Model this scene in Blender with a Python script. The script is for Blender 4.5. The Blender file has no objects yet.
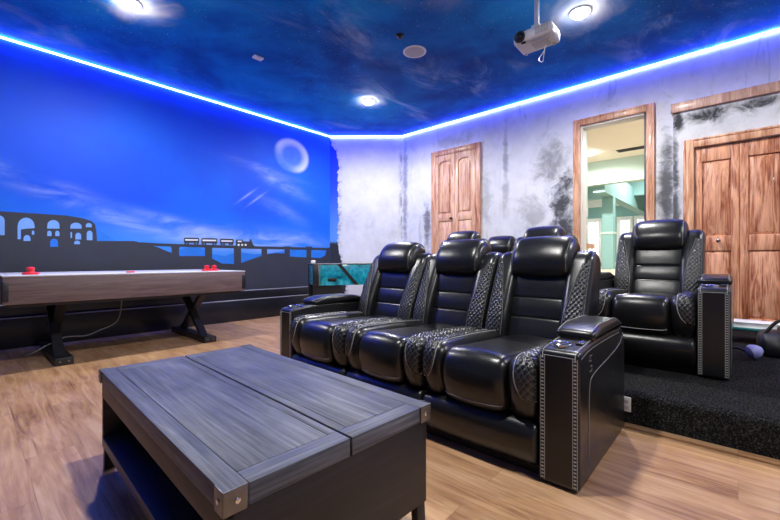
import bpy, bmesh, math, random
from mathutils import Vector, Matrix
random.seed(7)
COL = bpy.context.scene.collection
SC = bpy.context.scene
PI = math.pi

# ------------------------------------------------------------------ viewpoint
F = 384.0; CH = 0.92; TH = math.radians(42.2)
CT, ST = math.cos(TH), math.sin(TH)
def ray(px): return (px - 390.0) / F
def onY(px, py, Y):
    r = ray(px); Z = Y / (ST - r*CT)
    return (Z*(CT + r*ST), CH + (260-py)/F*Z)
def onX(px, py, X):
    r = ray(px); Z = X / (CT + r*ST)
    return (Z*(ST - r*CT), CH + (260-py)/F*Z)

# ------------------------------------------------------------------ shader helpers
class M:
    def __init__(s, name):
        s.m = bpy.data.materials.new(name); s.m.use_nodes = True
        s.t = s.m.node_tree; s.t.nodes.clear()
        s.out = s.t.nodes.new('ShaderNodeOutputMaterial')
    def node(s, typ, **kw):
        n = s.t.nodes.new('ShaderNode' + typ)
        for k, v in kw.items(): setattr(n, k, v)
        return n
    def put(s, sock, v):
        if isinstance(v, bpy.types.NodeSocket): s.t.links.new(v, sock)
        elif v is not None:
            if sock.type == 'RGBA' and len(v) == 3: v = (*v, 1)
            sock.default_value = v
    def math(s, op, a, b=None, c=None, clamp=False):
        n = s.node('Math', operation=op, use_clamp=clamp)
        s.put(n.inputs[0], a)
        if b is not None: s.put(n.inputs[1], b)
        if c is not None: s.put(n.inputs[2], c)
        return n.outputs[0]
    def mix(s, f, a, b, mode='MIX'):
        n = s.node('Mix', data_type='RGBA', blend_type=mode)
        s.put(n.inputs[0], f); s.put(n.inputs[6], a); s.put(n.inputs[7], b)
        return n.outputs[2]
    def step(s, v, lo, hi, a=0.0, b=1.0):
        n = s.node('MapRange', interpolation_type='SMOOTHSTEP')
        s.put(n.inputs[0], v); s.put(n.inputs[1], lo); s.put(n.inputs[2], hi); s.put(n.inputs[3], a); s.put(n.inputs[4], b)
        return n.outputs[0]
    def obj(s): return s.node('TexCoord').outputs['Object']
    def uv(s): return s.node('TexCoord').outputs['UV']
    def world(s): return s.node('NewGeometry').outputs['Position']
    def sep(s, v):
        n = s.node('SeparateXYZ'); s.put(n.inputs[0], v); return n.outputs
    def comb(s, x, y, z):
        n = s.node('CombineXYZ'); s.put(n.inputs[0], x); s.put(n.inputs[1], y); s.put(n.inputs[2], z); return n.outputs[0]
    def scale(s, v, sc, rot=(0,0,0), loc=(0,0,0)):
        n = s.node('Mapping'); s.put(n.inputs[0], v); n.inputs[1].default_value = loc
        n.inputs[2].default_value = rot; n.inputs[3].default_value = sc; return n.outputs[0]
    def noise(s, v, sc=5, det=4, rough=.5, dist=0, col=False):
        n = s.node('TexNoise'); s.put(n.inputs['Vector'], v)
        n.inputs['Scale'].default_value = sc; n.inputs['Detail'].default_value = det
        n.inputs['Roughness'].default_value = rough; n.inputs['Distortion'].default_value = dist
        return n.outputs['Color' if col else 'Fac']
    def voro(s, v, sc=5, feature='F1'):
        n = s.node('TexVoronoi', feature=feature); s.put(n.inputs['Vector'], v); n.inputs['Scale'].default_value = sc
        return n.outputs
    def ramp(s, f, stops):
        n = s.node('ValToRGB'); e = n.color_ramp.elements
        e[0].position, e[0].color = stops[0][0], (*stops[0][1], 1)
        e[1].position, e[1].color = stops[-1][0], (*stops[-1][1], 1)
        for p, c in stops[1:-1]:
            q = e.new(p); q.color = (*c, 1)
        s.put(n.inputs[0], f); return n.outputs[0]
    def bump(s, h, strength=.3, dist=.01):
        n = s.node('Bump'); s.put(n.inputs['Height'], h); n.inputs['Strength'].default_value = strength
        n.inputs['Distance'].default_value = dist; return n.outputs[0]
    def gauss(s, x, c, w):
        d = s.math('DIVIDE', s.math('SUBTRACT', x, c), w)
        return s.math('POWER', 2.718, s.math('MULTIPLY', s.math('MULTIPLY', d, d), -1.0))
    def done(s, color=(.5,.5,.5), rough=.5, metal=0, spec=.5, normal=None, coat=0, emit=None, estr=0, trans=0, alpha=None, coatr=.1, sheen=0):
        p = s.node('BsdfPrincipled')
        s.put(p.inputs['Base Color'], color); s.put(p.inputs['Roughness'], rough); s.put(p.inputs['Metallic'], metal)
        s.put(p.inputs['Specular IOR Level'], spec)
        if normal is not None: s.put(p.inputs['Normal'], normal)
        p.inputs['Coat Weight'].default_value = coat; p.inputs['Coat Roughness'].default_value = coatr
        p.inputs['Sheen Weight'].default_value = sheen
        p.inputs['Transmission Weight'].default_value = trans
        if emit is not None:
            s.put(p.inputs['Emission Color'], emit); p.inputs['Emission Strength'].default_value = estr
        s.t.links.new(p.outputs[0], s.out.inputs[0]); return s.m

def plain(name, col, rough=.5, metal=0, var=.12, sc=14, bump=.05, **kw):
    m = M(name); v = m.obj(); n = m.noise(v, sc, 3)
    c = m.mix(n, tuple(max(0, x*(1-var)) for x in col), tuple(min(1, x*(1+var)) for x in col))
    return m.done(c, rough, metal, normal=m.bump(n, bump, .002), **kw)

def emitter(name, col, st):
    m = M(name); e = m.node('Emission'); e.inputs[0].default_value = (*col, 1); e.inputs[1].default_value = st
    m.t.links.new(e.outputs[0], m.out.inputs[0]); return m.m

def wood(name, c0, c1, c2, axis='y', rough=.45, sc=1.0, coat=0, contrast=1.0, bumps=.15):
    m = M(name); v = m.obj()
    st = {'x': (1.2, 14, 14), 'y': (14, 1.2, 14), 'z': (14, 14, 1.2)}[axis]
    st = tuple(a*sc for a in st)
    a = m.noise(m.scale(v, st), 1.6, 6, .6, 1.2)
    st2 = {'x': (2, 90, 90), 'y': (90, 2, 90), 'z': (90, 90, 2)}[axis]
    b = m.noise(m.scale(v, tuple(q*sc for q in st2)), 1.5, 3, .6)
    f = m.math('ADD', m.math('MULTIPLY', a, .7), m.math('MULTIPLY', b, .3))
    col = m.ramp(f, [(.5-.22*contrast, c0), (.5, c1), (.5+.2*contrast, c2)])
    return m.done(col, rough, normal=m.bump(f, bumps, .004), coat=coat)

# ------------------------------------------------------------------ materials
MAT = {}
def mk_leather():
    m = M('black_leather'); v = m.obj()
    n = m.noise(v, 5, 3); fine = m.voro(v, 260)[0]; w = m.noise(v, 22, 3, .6)
    h = m.math('ADD', m.math('MULTIPLY', m.noise(v, 9, 2, .4), 1.1), m.math('MULTIPLY', fine, .05))
    return m.done(m.mix(n, (.005,.005,.006), (.009,.009,.010)), m.math('ADD', m.math('MULTIPLY', w, .10), .25), normal=m.bump(h, .16, .012), spec=.55)
MAT['leather'] = mk_leather()
def mk_quilt():
    m = M('quilted_black_leather'); u = m.sep(m.uv())
    def line(x):
        f = m.math('FRACT', x); d = m.math('MINIMUM', f, m.math('SUBTRACT', 1.0, f)); return d
    d = m.math('MINIMUM', line(u[0]), line(u[1]))
    dash = m.math('GREATER_THAN', m.math('FRACT', m.math('MULTIPLY', m.math('ADD', u[0], u[1]), 5.0)), .35)
    f = m.math('MULTIPLY', m.math('LESS_THAN', d, .045), dash)
    w = m.noise(m.obj(), 60, 3)
    c = m.mix(m.math('MULTIPLY', f, .32), (.007,.007,.008), (.40,.40,.41))
    return m.done(c, m.math('ADD', m.math('MULTIPLY', w, .1), .27), normal=m.bump(w, .1, .004), spec=.6)
MAT['quilt'] = mk_quilt()
MAT['thread'] = plain('pale_thread', (.36,.355,.34), .7)
MAT['seam'] = plain('grey_seam_thread', (.20,.20,.20), .6)
MAT['black_plastic'] = plain('black_plastic', (.012,.012,.013), .4)
MAT['black_metal'] = plain('black_painted_metal', (.015,.015,.018), .38)
MAT['chrome'] = plain('chrome', (.75,.76,.8), .16, 1)
MAT['steel'] = plain('brushed_steel', (.20,.20,.205), .38, 1, var=.25, sc=40)
MAT['white_plastic'] = plain('white_plastic', (.78,.78,.78), .4, var=.03)
MAT['grey_plastic'] = plain('light_grey_plastic', (.5,.5,.52), .5, var=.05)
MAT['lens'] = plain('dark_lens_glass', (.01,.01,.014), .06, spec=.8)
MAT['red'] = plain('red_plastic', (.75,.015,.02), .3)
MAT['playfield'] = plain('white_gloss_playfield', (.82,.82,.84), .25, var=.02)
MAT['stain_top'] = None
def mk_tabletop(axis):
    m = M('blue_grey_stained_oak_' + axis); v = m.obj()
    st = (26, 1.1, 26) if axis == 'y' else (1.1, 26, 26)
    a = m.noise(m.scale(v, st), 1.5, 7, .65, 1.5)
    st2 = (150, 2.5, 60) if axis == 'y' else (2.5, 150, 60)
    b = m.noise(m.scale(v, st2), 1.2, 3, .6)
    cl = m.noise(v, 3.2, 3, .6, .6)
    f = m.math('ADD', m.math('MULTIPLY', a, .45), m.math('ADD', m.math('MULTIPLY', b, .38), m.math('MULTIPLY', cl, .2)))
    c = m.ramp(f, [(.34,(.016,.018,.024)), (.45,(.05,.055,.072)), (.56,(.10,.105,.13)), (.70,(.22,.225,.25))])
    return m.done(c, m.math('ADD', .38, m.math('MULTIPLY', b, .25)), normal=m.bump(f, .35, .004), spec=.35)
MAT['top_y'] = mk_tabletop('y'); MAT['top_x'] = mk_tabletop('x')
MAT['dark_y'] = wood('dark_stained_wood_long', (.008,.008,.009), (.016,.016,.018), (.034,.033,.034), 'y', .42)
MAT['dark_x'] = wood('dark_stained_wood_cross', (.006,.006,.008), (.012,.012,.015), (.024,.024,.028), 'x', .45)
MAT['apron'] = wood('weathered_brown_apron', (.012,.011,.010), (.032,.028,.024), (.08,.07,.06), 'y', .5)
MAT['hockey_wood'] = wood('grey_brown_laminate', (.085,.055,.055), (.145,.098,.096), (.22,.16,.155), 'x', .5)
def mk_doorwood(name, c0, c1, c2):
    m = M(name); v = m.obj()
    a = m.noise(m.scale(v, (16, 16, 1.3)), 1.5, 5, .6, 1.8)
    b = m.noise(m.scale(v, (5, 5, .9)), 1.7, 4, .6, .8)
    f = m.math('ADD', m.math('MULTIPLY', a, .55), m.math('MULTIPLY', b, .5))
    c = m.ramp(f, [(.36, c0), (.46, c1), (.56, c2), (.68, tuple(min(1, x*1.35) for x in c2))])
    return m.done(c, .42, normal=m.bump(f, .1, .003), coat=.1)
MAT['door_red'] = mk_doorwood('red_brown_painted_grain', (.12,.028,.012), (.36,.105,.046), (.66,.32,.19))
MAT['door_pale'] = mk_doorwood('pale_orange_painted_grain', (.28,.10,.045), (.55,.26,.135), (.72,.44,.28))
MAT['casing'] = mk_doorwood('orange_casing_grain', (.26,.08,.035), (.52,.22,.11), (.68,.38,.23))
MAT['casing_pink'] = mk_doorwood('pinkish_wood_beam', (.30,.13,.08), (.50,.26,.18), (.62,.38,.28))

def mk_floor():
    m = M('oak_vinyl_planks'); s = m.sep(m.world()); v = m.comb(s[1], s[0], 0)
    br = m.node('TexBrick'); m.put(br.inputs['Vector'], v)
    br.offset = .37; br.inputs['Scale'].default_value = 1
    br.inputs['Color1'].default_value = (0,0,0,1); br.inputs['Color2'].default_value = (1,1,1,1); br.inputs['Mortar'].default_value = (.5,.5,.5,1)
    br.inputs['Mortar Size'].default_value = .0012; br.inputs['Brick Width'].default_value = 1.22; br.inputs['Row Height'].default_value = .18
    br.inputs['Bias'].default_value = 0
    plank = br.outputs['Color']; mort = br.outputs['Fac']
    pv = m.node('SeparateColor'); m.put(pv.inputs[0], plank); pf = pv.outputs[0]
    w = m.comb(m.math('MULTIPLY', s[0], 1.0), m.math('ADD', s[1], m.math('MULTIPLY', pf, 7.3)), m.math('MULTIPLY', pf, 5.0))
    a = m.noise(m.scale(w, (9, .9, 1)), 1.6, 6, .62, 1.6)
    b = m.noise(m.scale(w, (70, 2.2, 1)), 1.4, 4, .6)
    cl = m.noise(w, 2.3, 3, .5)
    f = m.math('ADD', m.math('MULTIPLY', a, .55), m.math('ADD', m.math('MULTIPLY', b, .22), m.math('MULTIPLY', cl, .25)))
    c = m.ramp(f, [(.36,(.20,.09,.04)), (.46,(.40,.21,.10)), (.56,(.55,.325,.17)), (.70,(.68,.45,.27))])
    c = m.mix(m.math('MULTIPLY', pf, .26), c, (.20,.12,.07))
    kd = m.voro(m.scale(w, (1.9, 1.05, 1)), 1.0)[0]
    kn = m.step(kd, .02, .085, 1, 0)
    c = m.mix(m.math('MULTIPLY', kn, .75), c, (.07,.038,.022))
    c = m.mix(m.math('MULTIPLY', mort, .4), c, (.09,.05,.025))
    return m.done(c, m.math('ADD', .30, m.math('MULTIPLY', b, .16)), normal=m.bump(m.math('SUBTRACT', f, mort), .12, .003), spec=.45)
MAT['floor'] = mk_floor()

def mk_carpet():
    m = M('black_speckled_carpet'); v = m.world()
    a = m.noise(v, 120, 3, .8); b = m.voro(v, 230)[0]; cl = m.noise(v, 7, 3)
    c = m.ramp(a, [(.34,(.003,.003,.003)), (.5,(.02,.02,.02)), (.6,(.075,.075,.077)), (.74,(.26,.26,.265))])
    c = m.mix(m.math('MULTIPLY', cl, .4), c, (.006,.006,.006))
    h = m.math('ADD', a, m.math('MULTIPLY', b, .6))
    return m.done(c, .95, normal=m.bump(h, 1.0, .02), spec=.1)
MAT['carpet'] = mk_carpet()

def mk_ceiling():
    m = M('painted_galaxy_ceiling'); v = m.world()
    big = m.noise(v, .55, 4, .55, .6); mid = m.noise(v, 1.6, 5, .6, .8)
    f = m.math('ADD', m.math('MULTIPLY', big, .65), m.math('MULTIPLY', mid, .4))
    c = m.ramp(f, [(.36,(.003,.06,.32)), (.48,(.003,.13,.52)), (.60,(.004,.24,.70)), (.74,(.04,.40,.80))])
    # thin painted nebula wisps
    w = m.noise(m.scale(v, (.7, 1.5, 1), (0,0,.5)), 1.3, 8, .66, .7)
    w = m.step(w, .50, .80)
    gate = m.step(m.noise(v, .8, 2), .42, .66)
    c = m.mix(m.math('MULTIPLY', m.math('MULTIPLY', w, gate), .85), c, (.52,.66,.92))
    s = m.sep(v)
    # lamp glare painted into the ceiling colour as white puffs, with fainter puffs between
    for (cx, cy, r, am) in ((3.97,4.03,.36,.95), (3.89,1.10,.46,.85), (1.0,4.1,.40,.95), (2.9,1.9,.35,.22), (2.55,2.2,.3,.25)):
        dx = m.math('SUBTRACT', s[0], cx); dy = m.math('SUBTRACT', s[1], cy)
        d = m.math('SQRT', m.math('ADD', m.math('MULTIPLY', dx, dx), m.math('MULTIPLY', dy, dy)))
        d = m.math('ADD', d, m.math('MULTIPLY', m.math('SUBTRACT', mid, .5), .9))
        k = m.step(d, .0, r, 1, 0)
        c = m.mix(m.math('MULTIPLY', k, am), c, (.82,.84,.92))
    # stars
    for sc, th, g in ((20, .085, .5), (42, .10, .45)):
        vo = m.voro(v, sc); st = m.math('LESS_THAN', vo[0], th)
        sel = m.node('SeparateColor'); m.put(sel.inputs[0], vo[1])
        on = m.math('MULTIPLY', st, m.math('GREATER_THAN', sel.outputs[0], g))
        on = m.math('MULTIPLY', on, m.step(m.noise(v, 1.1, 3), .38, .56))
        c = m.mix(m.math('MULTIPLY', on, .85), c, (.75,.82,.95))
    return m.done(c, .75, spec=.2)
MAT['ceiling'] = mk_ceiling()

def mk_mural():
    m = M('painted_night_sky_mural'); v = m.world(); s = m.sep(v); X, Z = s[0], s[2]
    g = m.step(Z, .9, 2.5)
    n = m.noise(m.comb(X, Z, 0), .9, 3, .5)
    c = m.ramp(g, [(0,(.05,.27,.80)), (.2,(.008,.14,.76)), (.5,(.005,.075,.68)), (1,(.008,.080,.66))])
    c = m.mix(m.math('MULTIPLY', m.math('ADD', m.step(n, .4, .7), m.step(X, 2.4, 4.6)), .38), c, (.004,.17,.80))
    lowcl = m.noise(m.scale(m.comb(X, Z, 0), (.8, 2.6, 1), (0,0,-.12)), 1.6, 6, .6, .9)
    for (x0, z0, wx, wz, am, tilt) in ((3.6,1.24,.65,.13,.8,-.03), (2.6,1.22,1.0,.13,.75,-.10), (1.1,1.48,.5,.07,.5,-.30), (.5,1.78,.5,.10,.45,-.30), (2.0,1.42,.5,.06,.45,-.22), (3.55,2.2,.45,.10,.5,-.35), (3.3,2.38,.55,.05,.4,-.12), (3.6,1.75,.4,.1,.25,-.4)):
        zz = m.math('SUBTRACT', Z, m.math('MULTIPLY', m.math('SUBTRACT', X, x0), tilt))
        k = m.math('MULTIPLY', m.gauss(X, x0, wx), m.gauss(zz, z0, wz))
        k = m.math('MULTIPLY', k, m.step(lowcl, .30, .75))
        c = m.mix(m.math('MULTIPLY', k, am), c, (.55,.66,.90))
    # moon
    mx, mz = MOON
    dx = m.math('SUBTRACT', X, mx); dz = m.math('SUBTRACT', Z, mz)
    d = m.math('SQRT', m.math('ADD', m.math('MULTIPLY', m.math('MULTIPLY', dx, dx), .72), m.math('MULTIPLY', dz, dz)))
    ring = m.math('MULTIPLY', m.step(d, .13, .25), m.step(d, .255, .32, 1, 0))
    side = m.step(m.math('ADD', m.math('MULTIPLY', dx, .85), m.math('MULTIPLY', dz, 1.0)), -.34, .0)
    disc = m.step(d, .25, .31, 1, 0)
    mot = m.noise(v, 9, 3)
    c = m.mix(m.math('MULTIPLY', disc, m.math('ADD', .12, m.math('MULTIPLY', mot, .35))), c, (.25,.45,.85))
    c = m.mix(m.math('MULTIPLY', m.math('MULTIPLY', ring, side), .85), c, (.72,.78,.92))
    # shooting streaks
    for (x0, z0) in ((2.95, 1.93), (3.12, 1.90)):
        q = m.math('ADD', m.math('MULTIPLY', m.math('SUBTRACT', X, x0), .62), m.math('MULTIPLY', m.math('SUBTRACT', Z, z0), -.78))
        p = m.math('ADD', m.math('MULTIPLY', m.math('SUBTRACT', X, x0), .78), m.math('MULTIPLY', m.math('SUBTRACT', Z, z0), .62))
        c = m.mix(m.math('MULTIPLY', m.math('MULTIPLY', m.gauss(q, 0, .015), m.gauss(p, 0, .16)), .32), c, (.6,.7,.95))
    return m.done(c, .6, spec=.25, normal=m.bump(m.noise(v, 160, 2), .08, .002))
MOON = onY(292, 156, 5.7)
MAT['mural'] = mk_mural()
MAT['mural_dark'] = plain('slate_mural_paint', (.022,.027,.044), .6, var=.25, sc=5)
MAT['mural_hill'] = plain('blue_hill_paint', (.004,.17,.72), .6, var=.2, sc=4)
MAT['mural_sky'] = plain('pale_blue_paint', (.16,.36,.86), .6, var=.25, sc=3)
MAT['mural_white'] = plain('white_window_paint', (.72,.74,.8), .6)
MAT['plinth'] = plain('black_painted_board', (.009,.010,.015), .3, var=.3, sc=6)
MAT['plinth_edge'] = plain('lit_board_edge', (.34,.35,.40), .35, var=.3, sc=20)  # pale colour stands in for LED light catching the board tops

def plaster(m, v):
    big = m.noise(v, 1.1, 5, .6, .5); fine = m.noise(v, 6, 6, .65)
    f = m.math('ADD', m.math('MULTIPLY', big, .6), m.math('MULTIPLY', fine, .4))
    c = m.ramp(f, [(.3,(.50,.51,.54)), (.45,(.68,.69,.72)), (.6,(.77,.78,.81)), (.75,(.83,.84,.86))])
    return c, fine
def mk_rightwall(name, spots, base_soot=.2):
    m = M(name); v = m.world(); s = m.sep(v)
    c, fine = plaster(m, v)
    drip = m.noise(m.scale(v, (3, 7, 1.1)), 1.4, 6, .68, .7)
    soot = m.math('MULTIPLY', m.step(drip, .57, .72), base_soot)
    blot = m.noise(v, 4.5, 8, .74, .6)
    for (y0, z0, wy, wz, am) in spots:
        k = m.math('MULTIPLY', m.gauss(s[1], y0, wy), m.gauss(s[2], z0, wz))
        k = m.math('MULTIPLY', m.step(m.math('ADD', k, m.math('MULTIPLY', m.math('SUBTRACT', blot, .5), 2.6)), .22, 1.05), am)
        soot = m.math('MAXIMUM', soot, k)
    c = m.mix(soot, c, (.035,.037,.045))
    return m.done(c, .65, normal=m.bump(fine, .12, .004), spec=.3)
MAT['wall_right'] = mk_rightwall('sooty_plaster_right', [
    (4.60,2.1,.07,1.2,.55), (2.62,2.5,.05,.6,.5), (2.62,1.95,.08,.4,.4), (2.95,1.95,.12,.6,.35), (4.1,1.55,.10,.55,.75),
    (1.80,1.55,.20,.75,.95), (1.95,2.25,.25,.4,.6), (.62,1.75,.09,.8,.85), (2.2,1.6,.25,.3,.4), (3.6,2.9,.5,.12,.3)], .35)
MAT['wall_closet'] = mk_rightwall('sooty_plaster_closet', [
    (.53,1.6,.045,1.3,.9), (.28,2.49,.25,.10,1), (-.15,2.51,.25,.09,1), (.49,2.45,.07,.16,1), (-.5,2.45,.25,.12,.9)], .3)
def mk_chamfer():
    m = M('torn_mural_plaster'); v = m.world(); s = m.sep(v)
    c, fine = plaster(m, v)
    t = m.math('MULTIPLY', m.math('ADD', m.math('SUBTRACT', s[0], 4.60), m.math('SUBTRACT', 5.70, s[1])), .7071)
    nz = m.noise(m.comb(0, 0, s[2]), 5, 5, .7)
    nz2 = m.noise(v, 12, 4, .7)
    edge = m.math('ADD', m.math('ADD', .02, m.math('MULTIPLY', nz, .22)), m.math('MULTIPLY', nz2, .05))
    edge = m.math('ADD', edge, m.step(s[2], .5, 1.25, .14, 0))
    edge = m.math('SUBTRACT', edge, m.step(s[2], 2.85, 3.2, 0, .15))
    dd = m.math('SUBTRACT', t, edge)
    isw = m.step(dd, -.003, .003)
    edge_shade = m.math('MULTIPLY', m.step(dd, .0, .10, 1, 0), m.step(nz2, .42, .62))  # grey shadow line painted along the torn edge
    c = m.mix(m.math('MULTIPLY', edge_shade, .6), c, (.12,.12,.14))
    blue = m.mix(m.step(s[2], 1.22, 1.28), (.022,.027,.044), m.mix(m.step(s[2], 1.2, 2.4), (.10,.30,.80), (.008,.06,.64)))
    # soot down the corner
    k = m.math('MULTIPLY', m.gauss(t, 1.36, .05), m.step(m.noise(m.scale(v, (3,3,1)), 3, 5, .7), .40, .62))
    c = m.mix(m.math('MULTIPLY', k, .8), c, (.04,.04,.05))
    c = m.mix(isw, blue, c)
    return m.done(c, .65, normal=m.bump(fine, .1, .004), spec=.3)
MAT['chamfer'] = mk_chamfer()
MAT['white_wall'] = plain('pale_plaster', (.62,.62,.63), .7, var=.06, sc=3)
MAT['front_wall'] = plain('deep_blue_wall_paint', (.05,.07,.16), .7, var=.2, sc=2)
MAT['back_wall'] = plain('mid_grey_wall_paint', (.22,.22,.25), .7, var=.1, sc=3)
MAT['slate'] = plain('slate_grey_paint', (.05,.06,.09), .5)
MAT['aqua'] = plain('aqua_wall_paint', (.24,.44,.44), .7, var=.04, sc=3)
MAT['aqua_light'] = plain('pale_aqua_wall_paint', (.50,.66,.60), .7, var=.04, sc=3)
MAT['beige'] = plain('beige_ceiling_paint', (.82,.76,.66), .8, var=.03, sc=3)
MAT['white_paint'] = plain('white_trim_paint', (.80,.80,.78), .5, var=.03, sc=3)
MAT['hall_floor'] = wood('hall_floor_wood', (.36,.27,.19), (.50,.40,.29), (.6,.5,.38), 'x', .4)
MAT['led'] = emitter('led_blue', (.07,.10,1.0), 56.0)
MAT['lamp'] = emitter('lamp_diffuser', (1.0,.97,.93), 95.0)
MAT['day'] = emitter('daylight_pane', (.95,.98,1.0), 1.6)
MAT['speaker_grille'] = plain('pale_grille', (.50,.48,.50), .6, var=.08, sc=200)
def mk_teal():
    m = M('underwater_graphic'); v = m.obj()
    n = m.noise(v, 5, 5, .6, .7); n2 = m.noise(v, 14, 4, .65)
    f = m.math('ADD', m.math('MULTIPLY', n, .6), m.math('MULTIPLY', n2, .4))
    c = m.ramp(f, [(.34,(.003,.04,.06)), (.44,(.005,.18,.26)), (.56,(.015,.40,.52)), (.72,(.14,.68,.75))])
    return m.done(c, .25, coat=.3)
MAT['teal'] = mk_teal()
MAT['lavender'] = plain('lavender_plastic', (.34,.34,.72), .45, var=.05)
MAT['bag'] = plain('black_nylon', (.014,.014,.016), .5, var=.3, sc=30, bump=.3)
MAT['teal_plain'] = plain('teal_board', (.02,.16,.17), .4)
MAT['cord'] = plain('grey_cord', (.25,.25,.27), .5)
MAT['bronze'] = plain('dark_bronze', (.05,.035,.025), .35, .8)

# ------------------------------------------------------------------ mesh helpers
def link(name, me, mat, parent=None):
    o = bpy.data.objects.new(name, me); COL.objects.link(o)
    for x in (mat if isinstance(mat, (list, tuple)) else [mat]): me.materials.append(x)
    if parent is not None: o.parent = parent
    return o
def fin(name, bm, mat, parent=None, smooth=True, angle=38, recalc=True):
    if recalc: bmesh.ops.recalc_face_normals(bm, faces=bm.faces)
    me = bpy.data.meshes.new(name)
    if smooth:
        for f in bm.faces: f.smooth = True
        lim = math.radians(angle)
        for e in bm.edges:
            if len(e.link_faces) == 2 and e.calc_face_angle(0) > lim: e.smooth = False
    bm.to_mesh(me); bm.free()
    return link(name, me, mat, parent)
def BM(): return bmesh.new()
def box(bm, x0, x1, y0, y1, z0, z1, bev=0.0, mx=None, seg=2):
    vs = [bm.verts.new((x, y, z)) for x in (x0, x1) for y in (y0, y1) for z in (z0, z1)]
    idx = [(0,1,3,2), (4,6,7,5), (0,4,5,1), (2,3,7,6), (0,2,6,4), (1,5,7,3)]
    fs = [bm.faces.new([vs[i] for i in q]) for q in idx]
    bmesh.ops.recalc_face_normals(bm, faces=fs)
    geo = list(vs)
    if bev > 0:
        es = list({e for f in fs for e in f.edges})
        r = bmesh.ops.bevel(bm, geom=es, offset=bev, segments=seg, profile=.5, affect='EDGES')
        geo = list({v for f in r['faces'] for v in f.verts} | {v for v in vs if v.is_valid})
    if mx is not None:
        for v in geo: v.co = mx @ v.co
    return geo
def bx(name, dims, mat, parent=None, bev=.003):
    bm = BM(); box(bm, *dims, bev=bev); return fin(name, bm, mat, parent)
def parts(name, dims, mat, parent, bev=.003):
    return [bx(name, d, mat, parent, bev) for d in dims]
def tube(bm, pts, r, n=8, closed=False, cap=True):
    pts = [Vector(p) for p in pts]; N = len(pts); rings = []
    up = Vector((0, 0, 1)); prev = None
    for i, p in enumerate(pts):
        a = pts[(i-1) % N] if (closed or i > 0) else p
        b = pts[(i+1) % N] if (closed or i < N-1) else p
        t = (b - a).normalized()
        if prev is None:
            u = t.cross(up)
            if u.length < .1: u = t.cross(Vector((1, 0, 0)))
            u.normalize()
        else:
            u = prev - t*prev.dot(t)
            if u.length < 1e-5: u = t.orthogonal()
            u.normalize()
        prev = u; w = t.cross(u)
        rr = r[i] if isinstance(r, (list, tuple)) else r
        rings.append([bm.verts.new(p + (u*math.cos(2*PI*k/n) + w*math.sin(2*PI*k/n))*rr) for k in range(n)])
    for i in range(N if closed else N-1):
        A, B = rings[i], rings[(i+1) % N]
        for k in range(n): bm.faces.new((A[k], A[(k+1) % n], B[(k+1) % n], B[k]))
    if cap and not closed:
        bm.faces.new(rings[0][::-1]); bm.faces.new(rings[-1])
def lathe(bm, prof, n=32, c=(0,0,0), mx=None):
    rings = []
    for r, z in prof:
        ring = [bm.verts.new((c[0]+r*math.cos(2*PI*k/n), c[1]+r*math.sin(2*PI*k/n), c[2]+z)) for k in range(n)]
        rings.append(ring)
    for A, B in zip(rings, rings[1:]):
        for k in range(n): bm.faces.new((A[k], A[(k+1) % n], B[(k+1) % n], B[k]))
    bm.faces.new(rings[0][::-1]); bm.faces.new(rings[-1])
    if mx is not None:
        for R in rings:
            for v in R: v.co = mx @ v.co
def prism(bm, pts, d, mapf):
    """closed 2-D outline -> solid of depth d; mapf(a, b, depth) -> xyz"""
    A = [bm.verts.new(mapf(a, b, 0)) for a, b in pts]; B = [bm.verts.new(mapf(a, b, d)) for a, b in pts]
    bm.faces.new(A); bm.faces.new(B[::-1]); n = len(pts)
    for i in range(n): bm.faces.new((A[i], B[i], B[(i+1) % n], A[(i+1) % n]))
def spline(pts, per=8):
    pts = [Vector(p) for p in pts]; out = []
    P = [pts[0]*2 - pts[1]] + pts + [pts[-1]*2 - pts[-2]]
    for i in range(1, len(P)-2):
        a, b, c, d = P[i-1:i+3]
        for k in range(per):
            t = k/per
            out.append(.5*((2*b) + (-a+c)*t + (2*a-5*b+4*c-d)*t*t + (-a+3*b-3*c+d)*t*t*t))
    out.append(pts[-1]); return out

def thing(name, label, cat, loc=(0,0,0), rz=0, group=None):
    o = bpy.data.objects.new(name, None); COL.objects.link(o); o.empty_display_size = .1
    o.location = loc; o.rotation_euler = (0, 0, rz)
    return tag(o, label, cat, group)
def tag(o, label, cat, group=None):
    o['label'] = label; o['category'] = cat
    if group: o['group'] = group
    return o
def struct(o): o['kind'] = 'structure'; return o
def copy_tree(src, label, loc, rz=0):
    r = src.copy(); COL.objects.link(r); r.location = loc; r.rotation_euler = (0, 0, rz); r['label'] = label
    for ch in list(src.children):
        c = ch.copy(); COL.objects.link(c); c.parent = r
        for g in list(ch.children):
            d = g.copy(); COL.objects.link(d); d.parent = c
    return r

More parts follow.
